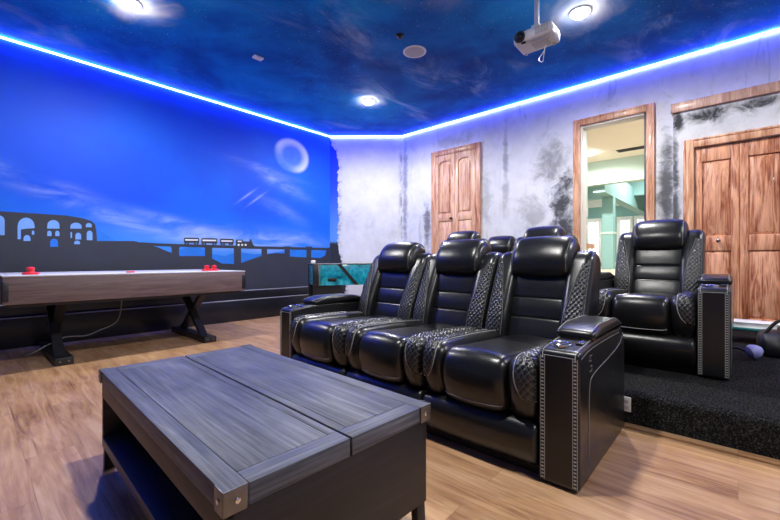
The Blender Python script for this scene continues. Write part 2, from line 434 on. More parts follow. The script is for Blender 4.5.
# ------------------------------------------------------------------ padded shapes
def fillet(pts, seg=6):
    out = []; n = len(pts)
    for i, p in enumerate(pts):
        a = Vector(pts[i-1][:2]); b = Vector(p[:2]); c = Vector(pts[(i+1) % n][:2])
        r = p[2] if len(p) > 2 else .02
        la, lc = (a-b).length, (c-b).length
        d = min(r, la*.48, lc*.48)
        p0 = b + (a-b)/la*d; p1 = b + (c-b)/lc*d
        for k in range(seg+1):
            t = k/seg
            out.append((1-t)**2*p0 + 2*t*(1-t)*b + t*t*p1)
    return out
class Pad:
    def __init__(s, pts, y0, y1, r=.02, puff=0.0, xf=None, spacing=.015, ea=0.5):
        o = fillet(pts)
        area = sum(o[i-1].x*o[i].y - o[i].x*o[i-1].y for i in range(len(o)))
        if area < 0: o.reverse()
        L = [0.0]
        for i in range(len(o)): L.append(L[-1] + (o[(i+1) % len(o)] - o[i]).length)
        s.L = L[-1]; n = max(24, int(s.L/spacing)); s.n = n
        s.o = []; j = 0
        for k in range(n):
            t = s.L*k/n
            while L[j+1] < t: j += 1
            w = (t-L[j])/max(1e-9, L[j+1]-L[j])
            s.o.append(o[j].lerp(o[(j+1) % len(o)], w))
        s.nr = []
        for k in range(n):
            t = s.o[(k+1) % n] - s.o[k-1]; t.normalize(); s.nr.append(Vector((t.y, -t.x)))
        s.y0, s.y1, s.r, s.puff, s.ea = y0, y1, r, puff, ea
        s.xf = xf or (lambda a, y, b: Vector((a, y, b)))
    def off(s, y):
        d = max(0, min(y-s.y0, s.y1-y)); t = (y-s.y0)/(s.y1-s.y0)
        ins = s.r - math.sqrt(max(0, s.r**2 - (s.r-d)**2)) if d < s.r else 0
        return -ins + s.puff*max(0, math.sin(PI*min(1, max(0, t))))**s.ea
    def at(s, u, y, d=0.0):
        f = (u/s.L*s.n) % s.n; k = int(f); w = f-k; k2 = (k+1) % s.n
        p = s.o[k].lerp(s.o[k2], w); nr = s.nr[k].lerp(s.nr[k2], w); nr.normalize()
        q = p + nr*(s.off(y)+d)
        return s.xf(q.x, y, q.y)
    def near(s, a, b):
        q = Vector((a, b)); k = min(range(s.n), key=lambda i: (s.o[i]-q).length); return s.L*k/s.n
    def mesh(s, bm, mids=7):
        ys = []; m = 5
        for i in range(m+1): ys.append(s.y0 + s.r*(1-math.cos(PI/2*i/m)))
        for i in range(1, mids): ys.append(s.y0+s.r + (s.y1-s.y0-2*s.r)*i/mids)
        for i in range(m, -1, -1): ys.append(s.y1 - s.r*(1-math.cos(PI/2*i/m)))
        rings = []
        for y in ys:
            of = s.off(y)
            rings.append([bm.verts.new(s.xf((p+n*of).x, y, (p+n*of).y)) for p, n in zip(s.o, s.nr)])
        for A, B in zip(rings, rings[1:]):
            for k in range(s.n): bm.faces.new((A[k], A[(k+1) % s.n], B[(k+1) % s.n], B[k]))
        bm.faces.new(rings[0][::-1]); bm.faces.new(rings[-1])
    def arc(s, p0, p1):
        u0, u1 = s.near(*p0), s.near(*p1)
        if u1-u0 > s.L/2: u1 -= s.L
        if u0-u1 > s.L/2: u1 += s.L
        return u0, u1
def pad_obj(name, pad, mat, parent, mids=7):
    bm = BM(); pad.mesh(bm, mids); return fin(name, bm, mat, parent, angle=70)
def quilt(name, pad, p0, p1, ya, yb, parent, cell=.034, h=.007, ds=.0045):
    """raised quilted inset following a pad's surface from p0 to p1; ya(t), yb(t) bound it sideways"""
    u0, u1 = pad.arc(p0, p1); n = max(8, int(abs(u1-u0)/ds)); m = max(8, int(max(abs(yb(t)-ya(t)) for t in (0,.25,.5,.75,1))/ds))
    bm = BM(); uvl = bm.loops.layers.uv.new('UVMap'); g = []; uvs = {}
    for i in range(n+1):
        t = i/n; u = u0+(u1-u0)*t; A, B = ya(t), yb(t); row = []
        for j in range(m+1):
            w = j/m; y = A+(B-A)*w
            e = min(t*abs(u1-u0), (1-t)*abs(u1-u0), w*abs(B-A), (1-w)*abs(B-A))
            k = min(1, e/.012); lift = -.005 + .0085*math.sin(PI/2*k)
            qa, qb = (u+y*1.25)/cell, (u-y*1.25)/cell
            q = abs(math.sin(PI*qa)*math.sin(PI*qb))**.5
            v = bm.verts.new(pad.at(u, y, lift + h*q*k)); uvs[v] = (qa, qb); row.append(v)
        g.append(row)
    for i in range(n):
        for j in range(m):
            f = bm.faces.new((g[i][j], g[i+1][j], g[i+1][j+1], g[i][j+1]))
            for l in f.loops: l[uvl].uv = uvs[l.vert]
    # make sure normals point off the pad
    ctr = pad.at((u0+u1)/2, (ya(.5)+yb(.5))/2, 0); outp = pad.at((u0+u1)/2, (ya(.5)+yb(.5))/2, .05)
    f = g[n//2][m//2].link_faces[0]; f.normal_update()
    if f.normal.dot(outp-ctr) < 0: bmesh.ops.reverse_faces(bm, faces=bm.faces)
    return fin(name, bm, MAT['quilt'], parent, angle=80, recalc=False)
def edge_line(pad, p0, p1, yf, d=.001, n=40):
    u0, u1 = pad.arc(p0, p1); return [pad.at(u0+(u1-u0)*i/n, yf(i/n), d) for i in range(n+1)]

# ------------------------------------------------------------------ reclining seats
HW = .30   # half a seat
RA = math.radians(18)
def backf(h, y, d):
    return Vector((.700 + h*math.sin(RA) - d*math.cos(RA), y, .42 + h*math.cos(RA) + d*math.sin(RA)))
def add_seat(root, yc):
    L = MAT['leather']
    sp = Pad([(.0,.245,.035), (-.042,.36,.08), (-.010,.482,.15), (.40,.455,.25), (.80,.44,.03), (.80,.30,.03)], yc-.167, yc+.167, .04, .022)
    c = pad_obj('seat_cushion', sp, L, root)
    def across(pad, p, y0, y1, d=.0015, n=14):
        u = pad.near(*p); return [pad.at(u, y0+(y1-y0)*i/n, d) for i in range(n+1)]
    bm = BM(); tube(bm, across(sp, (-.014,.275), yc-.150, yc+.150), .0022, 6)
    fin('seam_stitching', bm, MAT['thread'], c)
    fp = Pad([(.02,.045,.03), (-.022,.12,.07), (-.03,.18,.06), (.0,.236,.03), (.12,.236,.02), (.12,.045,.02)], yc-HW+.003, yc+HW-.003, .022, .008)
    pad_obj('footrest_panel', fp, L, root)
    for sg in (-1, 1):
        a, b = sorted((yc+sg*.162, yc+sg*HW))
        bp = Pad([(.03,.235,.03), (-.026,.35,.08), (-.012,.495,.15), (.36,.490,.2), (.80,.455,.03), (.80,.28,.03)], a, b, .050, .014)
        o = pad_obj('seat_bolster', bp, L, root)
        outer = yc+sg*(HW-.004)
        def inner(t, sg=sg):
            k = min(1, t/.17); return yc + sg*(HW-.008 - (.088)*math.sqrt(max(0, 1-(1-k)**2)))
        p0, p1 = (-.017,.315), (.62,.473)
        quilt('quilted_panel', bp, p0, p1, (lambda t: outer) if sg > 0 else inner, inner if sg > 0 else (lambda t: outer), o)
        bm = BM(); tube(bm, edge_line(bp, p0, p1, inner, .0015), .0022, 6)
        fin('edge_stitching', bm, MAT['thread'], o)
    # back
    for i, (h0, h1) in enumerate(((-.02,.15), (.15,.275), (.275,.46))):
        pd = Pad([(h0+.0005,-.10,.01), (h0+.0005,.020,.009), ((h0+h1)/2,.027,.06), (h1-.0005,.020,.009), (h1-.0005,-.10,.01)], yc-.172, yc+.172, .02, .006, backf, .008)
        pad_obj('back_cushion', pd, L, root)
    hp = Pad([(.418,-.02,.03), (.420,.058,.05), (.50,.092,.09), (.60,.070,.10), (.668,.015,.07), (.675,-.10,.05), (.55,-.12,.05), (.418,-.09,.03)], yc-.192, yc+.192, .055, .022, backf)
    ho = pad_obj('headrest', hp, L, root, 9)
    for sg in (-1, 1):
        bm = BM(); tube(bm, edge_line(hp, (.43,.066), (.665,-.04), lambda t: yc+sg*.165, .0012, 30), .0013, 6)
        fin('piping', bm, MAT['seam'], ho)
    for sg in (-1, 1):
        a, b = sorted((yc+sg*.150, yc+sg*(HW-.001)))
        wp = Pad([(-.04,-.13,.03), (-.04,.07,.04), (.10,.092,.10), (.36,.062,.12), (.55,.028,.09), (.605,-.05,.06), (.59,-.15,.04), (.3,-.16,.05)], a, b, .046, .006, backf)
        o = pad_obj('back_wing', wp, L, root)
        outer = yc+sg*(HW-.010)
        def inner(t, sg=sg): return yc + sg*(.178 + .070*max(0, (t-.25)/.75)**1.3)
        p0, p1 = (-.02,.075), (.50,.042)
        quilt('quilted_panel', wp, p0, p1, (lambda t: outer) if sg > 0 else inner, inner if sg > 0 else (lambda t: outer), o)
        bm = BM(); tube(bm, edge_line(wp, p0, p1, inner, .0015), .0016, 6)
        tube(bm, edge_line(wp, p0, (.60,-.06), lambda t: yc+sg*(HW-.016), .003), .0013, 6)
        fin('edge_stitching', bm, MAT['seam'], o)
def add_arm(root, y0, y1, outside):
    L = MAT['leather']; ym = (y0+y1)/2
    ap = Pad([(0,.012,.012), (0,.555,.03), (.18,.572,.08), (.30,.575,.05), (.755,.565,.10), (.80,.46,.12), (.80,.012,.02)], y0, y1, .014, 0.0, spacing=.012)
    o = pad_obj('armrest', ap, L, root)
    bm = BM()
    for sg in (-1, 1):
        ye = ym + sg*((y1-y0)/2-.0165)
        z = .027
        while z < .525:
            box(bm, -.0028, .001, ye-.0048, ye+.0048, z, z+.0050); z += .0145
        for q in (-.0085, .0085):
            tube(bm, [(-.0005, ye+q, .022), (-.0005, ye+q, .53)], .0013, 5)
        tube(bm, edge_line(ap, (0,.53), (.24,.573), lambda t: ye, .0005, 16), .0016, 5)
    tube(bm, [(-.0005, y0+.016, .532), (-.0005, y1-.016, .532)], .0013, 5)
    fin('contrast_stitching', bm, MAT['thread'], o)
    ys = y1+.0005 if outside > 0 else y0-.0005
    bm = BM(); tube(bm, [(p[0], ys, p[1]) for p in spline([(.135,.06), (.125,.25), (.135,.395), (.19,.435), (.40,.455), (.60,.475), (.70,.50), (.745,.535)], 6)], .0022, 6)
    tube(bm, [(p[0], ys, p[1]) for p in spline([(.02,.53), (.14,.548), (.40,.552), (.66,.548)], 5)], .0016, 6)
    fin('side_seam', bm, MAT['seam'], o)
    # embossed mark of two hooked strokes
    bm = BM()
    for dx, dz, s in ((0, .018, 1), (0, -.018, -1)):
        P = [(.150+.018*s, ys, .490+dz+.014*s), (.150-.014*s, ys, .490+dz+.014*s), (.150-.018*s, ys, .490+dz-.006*s), (.150+.010*s, ys, .490+dz-.008*s)]
        tube(bm, P, .0017, 6)
    fin('embossed_mark', bm, MAT['seam'], o)
    pp = Pad([(.205,.568,.02), (.20,.604,.035), (.30,.628,.10), (.62,.626,.08), (.725,.596,.05), (.725,.568,.02)], y0-.006, y1+.006, .022, .004)
    p = pad_obj('armrest_pad', pp, L, root)
    bm = BM()
    for q in (y0+.012, y1-.012): tube(bm, edge_line(pp, (.21,.615), (.70,.618), lambda t: q, .001, 24), .0014, 6)
    fin('seam_stitching', bm, MAT['thread'], p)
    bm = BM(); lathe(bm, [(.030,-.01), (.030,.003), (.034,.006), (.041,.006), (.044,.003), (.044,-.01)], 28, (.085, ym+.018, .568))
    cu = fin('cup_holder', bm, MAT['chrome'], root)
    bm = BM(); lathe(bm, [(.028,0), (.028,.0102)], 20, (.085, ym+.018, .5585)); fin('cup_well', bm, MAT['black_plastic'], cu)
    bm = BM(); box(bm, .11, .19, ym-.062, ym-.030, .566, .574, .003)
    pn = fin('control_panel', bm, MAT['black_plastic'], root)
    for k in range(3):
        bx('button', (.117+k*.025, .132+k*.025, ym-.053, ym-.039, .573, .577), MAT['chrome'], pn, .001)
def make_seating(name, label, cat, n, loc, group=None):
    r = thing(name, label, cat, loc, 0, group)
    W = n*2*HW/2
    for i in range(n): add_seat(r, -W + HW + i*2*HW)
    add_arm(r, -W-.16, -W-.001, -1); add_arm(r, W+.001, W+.16, 1)
    bx('base', (.05, .75, -W-.005, W+.005, .0, .30), MAT['black_plastic'], r, .01)
    bs = Pad([(-.1,-.10,.02), (.585,-.10,.04), (.575,-.165,.05), (.3,-.20,.08), (-.12,-.19,.03)], -W+.004, W-.004, .03, 0.0, backf, .03)
    pad_obj('back_panel', bs, MAT['leather'], r, 4)
    return r
sofa = make_seating('reclining_sofa', 'three-seat black leather reclining sofa behind the coffee table', 'sofa', 3, (1.595, 1.515, 0))
G = 'black leather recliners on the carpeted platform'
PZ = .19
rec = make_seating('recliner', 'black leather recliner standing free before the wooden double doors, fully in view', 'recliner', 1, (3.05, .492, PZ), G)
copy_tree(rec, 'black recliner behind the sofa whose headrest shows nearest the open doorway', (3.05, 1.462, PZ))
copy_tree(rec, 'black recliner behind the sofa, its headrest just below the pale bifold door', (3.05, 2.405, PZ))
copy_tree(rec, 'black recliner farthest back, its low headrest peeking between two nearer headrests', (4.19, 2.48, PZ))

# ------------------------------------------------------------------ room shell
CZ = 3.26
def slab(name, pts, z0, z1, mat):
    bm = BM(); prism(bm, pts, z1-z0, lambda a, b, d: (a, b, z0+d)); return struct(fin(name, bm, mat, smooth=False))
room = [(-1.8,-3.2), (5.5,-3.2), (5.5,4.68), (4.6,5.7), (-1.8,5.7)]
room_o = [(-1.95,-3.35), (5.65,-3.35), (5.65,4.74), (4.66,5.85), (-1.95,5.85)]
slab('floor', room_o, -.1, 0, MAT['floor'])
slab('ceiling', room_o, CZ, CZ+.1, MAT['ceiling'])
wall_left = slab('wall_left', [(-1.95,5.7), (4.6,5.7), (4.66,5.85), (-1.95,5.85)], 0, CZ, MAT['mural'])
slab('wall_corner', [(4.6,5.7), (5.5,4.68), (5.65,4.74), (4.66,5.85)], 0, CZ, MAT['chamfer'])
DY0, DY1, DZ0, DZ1 = .82, 1.555, .70, 2.70
bm = BM()
box(bm, 5.5, 5.65, DY1, 4.74, 0, CZ); box(bm, 5.5, 5.65, -3.35, DY0, 0, CZ)
box(bm, 5.5, 5.65, DY0, DY1, DZ1, CZ); box(bm, 5.5, 5.65, DY0, DY1, 0, DZ0)
struct(fin('wall_right', bm, MAT['wall_right'], smooth=False))
slab('wall_front', [(-1.95,-3.35), (-1.8,-3.2), (-1.8,5.7), (-1.95,5.85)], 0, CZ, MAT['front_wall'])
slab('wall_back', [(-1.95,-3.35), (5.65,-3.35), (5.5,-3.2), (-1.8,-3.2)], 0, CZ, MAT['back_wall'])
# carpeted platform with a soft nosing, and a landing under the two high doors
bm = BM(); prism(bm, [(2.47,3.1), (2.47,-3.19), (5.5,-3.19), (5.5,3.1)], PZ, lambda a, b, d: (a, b, d))
bm.edges.ensure_lookup_table()
es = [e for e in bm.edges if min(v.co.z for v in e.verts) > PZ-.01 and max(v.co.x for v in e.verts) < 5]
bmesh.ops.bevel(bm, geom=es, offset=.045, segments=5, profile=.5, affect='EDGES')
struct(fin('carpet_platform', bm, MAT['carpet'], angle=60))
bm = BM(); box(bm, 5.27, 5.5, .66, 3.1, PZ, .70, .01); box(bm, 5.27, 5.5, 3.1, 4.15, 0, .70, .01)
struct(fin('carpet_landing', bm, MAT['carpet']))
# two-step black boards along the foot of the mural wall
bm = BM(); box(bm, -1.8, 4.55, 5.58, 5.70, 0, .315, .004); b1 = struct(fin('baseboard_left', bm, MAT['plinth']))
bm = BM(); box(bm, -1.8, 4.58, 5.64, 5.70, .315, .45, .004); struct(fin('trim_1', bm, MAT['plinth']))
bm = BM(); box(bm, -1.8, 4.55, 5.576, 5.60, .308, .32, .003); struct(fin('trim_2', bm, MAT['plinth_edge']))
bm = BM(); box(bm, -1.8, 4.58, 5.636, 5.66, .443, .455, .003); struct(fin('trim_3', bm, MAT['plinth_edge']))
# thin quarter-round along the platform foot
bm = BM(); box(bm, 2.43, 2.475, -3.19, .47, 0, .016, .005); struct(fin('trim_4', bm, MAT['floor']))

# ------------------------------------------------------------------ the mural's painted figures (flat paint on the wall)
def paint(name, pix, mat, layer, fine=None):
    pts = [onY(px, py, 5.7) for px, py in pix]
    bm = BM(); y = 5.7 - .0012*layer
    prism(bm, pts, .0012*layer, lambda a, b, d: (a, y+d, b))
    return fin(name, bm, mat, wall_left, smooth=False)
def arch(x0, x1, top, bot, k=.5, n=8):
    h = min((bot-top)*.6, (x1-x0)*k); pts = [(x0, bot)]
    for i in range(n+1):
        a = PI*(1-i/n); pts.append(((x0+x1)/2 + (x1-x0)/2*math.cos(a), top+h-h*math.sin(a)))
    return pts + [(x1, bot)]
D, H, S, Wt = MAT['mural_dark'], MAT['mural_hill'], MAT['mural_sky'], MAT['mural_white']
paint('painted_hill', [(96,228.5), (104,233), (115.4,240.6), (116,246), (95,246)], H, 1)
paint('painted_hill', [(148,252), (160,253.5), (180,249.5), (190,246.8), (200,248), (212,254), (225,256.2), (234,253), (241,252.3), (255,254.3), (267,253.5), (290,250), (300,249), (310,250.2), (318,253), (326,250), (330,248), (330,262), (225,270), (150,262)], H, 1)
bot = [(330.0,300), (0,420), (-30,460)]
bot = [(329.8,306), (250,316), (120,332), (-8,347)]
paint('painted_land', [(-8,243), (97,241), (115.4,241), (133.9,241), (144,243.3), (157,247), (170.7,252.6), (180,256), (205,256), (213,259), (222,263.6), (234,264), (241,263), (250,259.8), (261,256), (268,254), (276,253), (285,253.5), (290,256.5), (306,257.4), (311,257.5), (320,258), (325,255.5), (327,249), (329.8,247)] + bot, D, 2)
paint('painted_ruin', [(-8,211), (0,211.3), (25,212.8), (46.8,214.3), (67,215.6), (83.6,218.5), (91.2,221), (94.9,224.3), (96.2,230), (97,241.5), (97,246), (-8,246)], D, 2.5)
for a in ((-6,4.7,215.5,235.2), (17.6,34.6,217.6,239.2), (47.2,59.4,220,228.6), (70.3,81.5,222.7,228.6), (85.7,91.7,223,227.2)):
    paint('painted_arch', arch(*a), S, 3)
for a in ((47.2,51.5,230.7,236), (55.2,59.4,230.7,236), (50.2,58,238.6,246.8), (75.3,81.1,232.7,239.4), (74.1,80,240.6,244.2), (86.7,92.4,230.7,240.2), (70.4,72,232,238)):
    paint('painted_arch', arch(*a), H if a[0] in (50.2,) else S, 3)
paint('painted_ruin', [(20.9,229.5), (27,228.6), (34.7,228.2), (34.7,240.5), (20.9,240.5)], D, 4)
for a in ((23.4,30.5,235,241), (31.8,34.2,230.6,234.6)): paint('painted_arch', arch(*a), S, 5)
paint('painted_bridge', [(140,242.2), (160,243.4), (255,246.2), (329.8,248), (329.8,250.3), (255,248.8), (160,246.2), (140,245.2)], D, 3)
for a, b, y in ((171.7,179,258), (205,212,262), (234,241,266), (261.5,267,258), (284.6,289.7,258), (306.4,311,259)):
    paint('bridge_pier', [(a-1,246.5), (b+1,246.5), (b,248.5), (b,y), (a,y), (a,248.5)], D, 4)
def paint_flat(name, pts, mat, layer):
    bm = BM(); prism(bm, pts, .0012*layer, lambda a, b, d: (a, 5.7-.0012*layer+d, b)); return fin(name, bm, mat, wall_left, smooth=False)
ex, ez = onY(-8, 211, 5.7); lx0, lz0 = onY(-8, 243, 5.7)
paint_flat('painted_land', [(lx0+.002, 0), (lx0+.002, lz0), (-.6, lz0-.03), (-1.3, lz0+.06), (-1.8, lz0+.02), (-1.8, 0)], D, 2)
paint_flat('painted_ruin', [(ex+.002, lz0-.04), (ex+.002, ez), (-.7, ez-.01), (-1.8, ez-.05), (-1.8, lz0-.04)], D, 2.5)
for q in (-.22, -.62, -1.02, -1.42):
    paint_flat('painted_arch', [(q-.11, lz0+.06)] + [(q+.11*math.cos(PI*(1-k/8)), ez-.16+.09*math.sin(PI*(1-k/8))) for k in range(9)] + [(q+.11, lz0+.06)], S, 3)
for a, b, t, m_ in ((183.9,199,237.6,242.7), (201.3,217.2,238.1,243), (220,233.5,238.7,243.3)):
    paint('painted_carriage', [(a,t+.7), (a+1,t), (b-1,t+.2), (b,t+.9), (b,m_+.2), (a,m_)], D, 3)
    paint('carriage_window', [(a+1.2,t+1.5), (b-1.2,t+1.7), (b-1.2,t+3.1), (a+1.2,t+3)], Wt, 4)
    for q in (a+1.5, a+4, b-4, b-1.5):
        paint('carriage_wheel', [(q+1*math.cos(k*PI/4), m_+.9+1*math.sin(k*PI/4)) for k in range(8)], D, 4)
paint('painted_locomotive', [(236,239.8), (242.6,239.6), (242.6,241.2), (248.5,241.5), (249.6,241.4), (249.4,239.4), (251.6,239.5), (251.3,241.6), (252.3,242), (252.6,244), (254.6,246.3), (236,245.6)], D, 3)
paint('carriage_window', [(237.6,240.7), (241.4,240.7), (241.4,242), (237.6,242)], Wt, 4)
for q, rr in ((238.5,1.1), (242,1.1), (245.5,1.1), (249.3,.9)):
    paint('carriage_wheel', [(q+rr*math.cos(k*PI/4), 244.9+rr*math.sin(k*PI/4)) for k in range(8)], Wt if rr > 1 else D, 4)

# ------------------------------------------------------------------ LED strip
led = thing('led_strip', 'glowing blue LED strip along the top of the walls', 'light strip', (0,0,0))
o_ = .016; zz = CZ-.022
bm = BM(); pts = [(-1.78,5.7-o_), (4.6-.4*o_,5.7-o_), (5.5-o_,4.68-.4*o_), (5.5-o_,-3.18)]
for a, b in zip(pts, pts[1:]):
    a = Vector((*a, zz)); b = Vector((*b, zz)); tube(bm, [a, b], .0105, 8)
fin('light_tape', bm, MAT['led'], led)

# ------------------------------------------------------------------ ceiling fittings
LAMPS = [(3.97,4.03), (3.886,1.104), (1.0,4.1), (1.0,1.1), (3.9,-1.9), (1.0,-1.9)]
lab = ['round ceiling downlight above the white corner wall', 'round ceiling downlight above and beside the projector', 'round ceiling downlight above the air hockey table, cut by the top of the photo',
       'round ceiling downlight above the coffee table', 'round ceiling downlight near the back wall by the double doors', 'round ceiling downlight in the back corner']
def lamp(x, y, label, zc=CZ, watt=60, col=(1,.975,.94), group='ceiling downlights'):
    r = thing('downlight', label, 'light', (x, y, zc), 0, group)
    bm = BM(); lathe(bm, [(.098,0), (.098,-.008), (.086,-.014), (.078,-.012), (.078,0)], 36); fin('trim_ring', bm, MAT['white_plastic'], r)
    bm = BM(); lathe(bm, [(.076,-.001), (.076,-.016), (.066,-.032), (.04,-.044), (.004,-.049)], 32); fin('diffuser', bm, MAT['lamp'], r)
    l = bpy.data.lights.new('bulb', 'SPOT'); l.energy = watt; l.color = col; l.shadow_soft_size = .06; l.spot_size = math.radians(176); l.spot_blend = .55
    b = bpy.data.objects.new('bulb', l); COL.objects.link(b); b.parent = r; b.location = (0, 0, -.065)
    return r
WATT = 150
for (x, y), t in zip(LAMPS, lab): lamp(x, y, t, watt=WATT)
r = thing('ceiling_speaker', 'round white ceiling speaker with grey grille', 'speaker', (3.378, 2.69, CZ))
bm = BM(); lathe(bm, [(.13,0), (.13,-.006), (.122,-.010), (.110,-.010), (.108,0)], 40); fin('bezel', bm, MAT['white_plastic'], r)
bm = BM(); lathe(bm, [(.110,0), (.110,-.008), (.05,-.010), (.004,-.0105)], 40); fin('grille', bm, MAT['speaker_grille'], r)
r = thing('ceiling_sprinkler', 'small dark sprinkler head in the ceiling by the round speaker', 'sprinkler', (3.03, 2.61, CZ-.001))
bm = BM(); lathe(bm, [(.042,0), (.042,-.004), (.025,-.012), (.02,-.012)], 24); fin('escutcheon', bm, MAT['bronze'], r)
bm = BM(); lathe(bm, [(.012,-.01), (.012,-.028), (.022,-.030), (.022,-.033), (.004,-.036)], 20); fin('deflector', bm, MAT['black_metal'], r)
bm = BM(); box(bm, -.055, .055, -.035, .035, -.022, 0, .006)
for k in range(3): box(bm, -.04, .04, -.02+k*.017, -.013+k*.017, -.024, -.021)
o = tag(fin('ceiling_sensor', bm, MAT['white_plastic']), 'small white rectangular sensor on the ceiling above the mural moon', 'sensor'); o.location = (2.256, 4.1, CZ)

# ------------------------------------------------------------------ projector
pr = thing('projector', 'white projector hanging from a ceiling pole', 'projector', (3.22, 1.255, CZ))
zb, zt = -.535, -.425
pb = Pad([(-.105,zb+.012,.03), (-.118,zb+.06,.03), (-.10,zt,.03), (.10,zt-.005,.03), (.118,zb+.05,.03), (.10,zb,.03)], -.155, .155, .016, .0, spacing=.008)
body = pad_obj('body', pb, MAT['white_plastic'], pr)
RY = Matrix.Rotation(-PI/2, 4, 'Y')
bm = BM(); lathe(bm, [(.046,0), (.046,.016), (.040,.022), (.036,.014), (.030,.012)], 32, mx=Matrix.Translation((-.108,.098,zb+.058)) @ RY); lb = fin('lens_barrel', bm, MAT['black_plastic'], body)
bm = BM(); lathe(bm, [(.034,0), (.03,.006), (.018,.012), (.003,.014)], 28, mx=Matrix.Translation((-.117,.098,zb+.058)) @ RY); fin('lens', bm, MAT['lens'], lb)
bm = BM()
for k in range(9): box(bm, -.119, -.109, -.135+k*.012, -.129+k*.012, zb+.03, zb+.088)
fin('front_vent', bm, MAT['grey_plastic'], body)
bm = BM(); box(bm, -.103, -.082, .055, .092, zb+.004, zb+.016, .003); fin('sensor_window', bm, MAT['lens'], body)
bm = BM(); box(bm, -.06, .07, -.1, .03, zb-.001, zb+.012, .003); fin('lamp_cover', bm, MAT['grey_plastic'], body)
bm = BM()
for k in range(8): box(bm, -.07+k*.017, -.06+k*.017, -.157, -.150, zb+.03, zb+.085)
fin('side_vent', bm, MAT['grey_plastic'], body)
for x, y in ((-.07,-.12), (.07,-.12), (.08,.12)):
    bm = BM(); lathe(bm, [(.012,-.008), (.012,.004)], 16, (x, y, zb)); fin('foot', bm, MAT['grey_plastic'], body)
bm = BM(); lathe(bm, [(.019,zt+.05), (.019,-.004)], 20); fin('mount_pole', bm, MAT['white_plastic'], pr)
bm = BM(); lathe(bm, [(.06,-.012), (.06,0)], 28); fin('ceiling_plate', bm, MAT['white_plastic'], pr)
bm = BM(); box(bm, -.035, .035, -.035, .035, zt+.012, zt+.055, .008)
for x, y in ((-.075,-.1), (.075,-.1), (-.075,.1), (.075,.1)): tube(bm, [(0,0,zt+.025), (x*.6,y*.6,zt+.02), (x,y,zt-.01)], .009, 8)
fin('mount_bracket', bm, MAT['white_plastic'], pr)
bm = BM(); tube(bm, spline([(.11,.0,zb+.06), (.15,-.01,zb+.02), (.10,.02,zb-.07), (.05,-.03,zb-.13), (.0,-.06,zb-.10), (.02,-.065,zb-.02), (.06,-.06,zb+.004)], 8), .003, 8); fin('cable', bm, MAT['white_plastic'], pr)

# ------------------------------------------------------------------ coffee table
ct = thing('coffee_table', 'dark grey stained wood coffee table with metal corner brackets', 'coffee table', (.722, 1.43, 0), math.radians(-1.6))
hx, hy, T = .346, .650, .436
for sg in (-1, 1):
    a, b = (-hx, -.004) if sg < 0 else (.004, hx)
    bm = BM()
    inn = (a+.055, b) if sg < 0 else (a, b-.055)
    w = (inn[1]-inn[0]-.028)/1
    px0, px1 = (inn[0]+.001, inn[1]-.03) if sg < 0 else (inn[0]+.03, inn[1]-.001)
    box(bm, px0, px1, -hy+.062, hy-.062, T-.05, T, .0022)
    top = fin('lid_panel', bm, MAT['top_y'], ct)
    bx('side_board', (*( (a, inn[0]) if sg < 0 else (inn[1], b) ), -hy+.001, hy-.001, T-.05, T), MAT['top_y'], top, .002)
    bx('centre_board', (*( (px1+.001, b) if sg < 0 else (a, px0-.001) ), -hy+.062, hy-.062, T-.05, T), MAT['top_y'], top, .002)
    for q in (-1, 1):
        y0, y1 = sorted((q*(hy-.061), q*hy))
        bx('end_board', (*( (inn[0]+.0005, b) if sg < 0 else (a, inn[1]-.0005) ), y0, y1, T-.05, T), MAT['top_x'], top, .002)
    for q in (-1, 1):
        cx, cy = sg*hx, q*hy
        bm = BM()
        x0, x1 = sorted((cx+sg*.003, cx-sg*.05)); y0, y1 = sorted((cy+q*.003, cy+q*.0005)); box(bm, x0, x1, y0, y1, T-.052, T+.002, .001)
        x0, x1 = sorted((cx+sg*.003, cx+sg*.0005)); y0, y1 = sorted((cy+q*.003, cy-q*.042)); box(bm, x0, x1, y0, y1, T-.052, T+.002, .001)
        br = fin('corner_bracket', bm, MAT['steel'], ct)
        bm = BM()
        lathe(bm, [(.006,0), (.006,.003), (.002,.0045)], 12, mx=Matrix.Translation((cx-sg*.028, cy+q*.003, T-.025)) @ Matrix.Rotation(-q*PI/2, 4, 'X'))
        fin('bolt', bm, MAT['chrome'], br); bm = BM()
        lathe(bm, [(.006,0), (.006,.003), (.002,.0045)], 12, mx=Matrix.Translation((cx+sg*.003, cy-q*.02, T-.025)) @ Matrix.Rotation(sg*PI/2, 4, 'Y'))
        fin('bolt', bm, MAT['chrome'], br)
e = .008
for sg in (-1, 1):
    x0, x1 = sorted((sg*(hx-e), sg*(hx-e-.02)))
    bx('apron', (x0, x1, -hy+e, hy-e, .315, T-.051), MAT['apron'], ct, .002)
    y0, y1 = sorted((sg*(hy-e), sg*(hy-e-.022)))
    bx('end_panel', (-hx+e, hx-e, y0, y1, .108, T-.052), MAT['dark_x'], ct, .003)
bx('shelf', (-hx+.004, hx-.004, -hy+.032, hy-.032, .108, .148), MAT['dark_y'], ct, .003)
bx('middle_divider', (-.012, .012, -hy+.035, hy-.035, .148, T-.052), MAT['dark_y'], ct, .002)
for sx in (-1, 1):
    for sy in (-1, 1):
        bm = BM(); x0, x1 = sorted((sx*(hx-.012), sx*(hx-.052))); y0, y1 = sorted((sy*(hy-.012), sy*(hy-.04)))
        g = box(bm, x0, x1, y0, y1, 0, .107, .002)
        for v in g:
            if v.co.z < .05: v.co.x += sx*.0; v.co.y += sy*.006
        fin('leg', bm, MAT['black_metal'], ct)

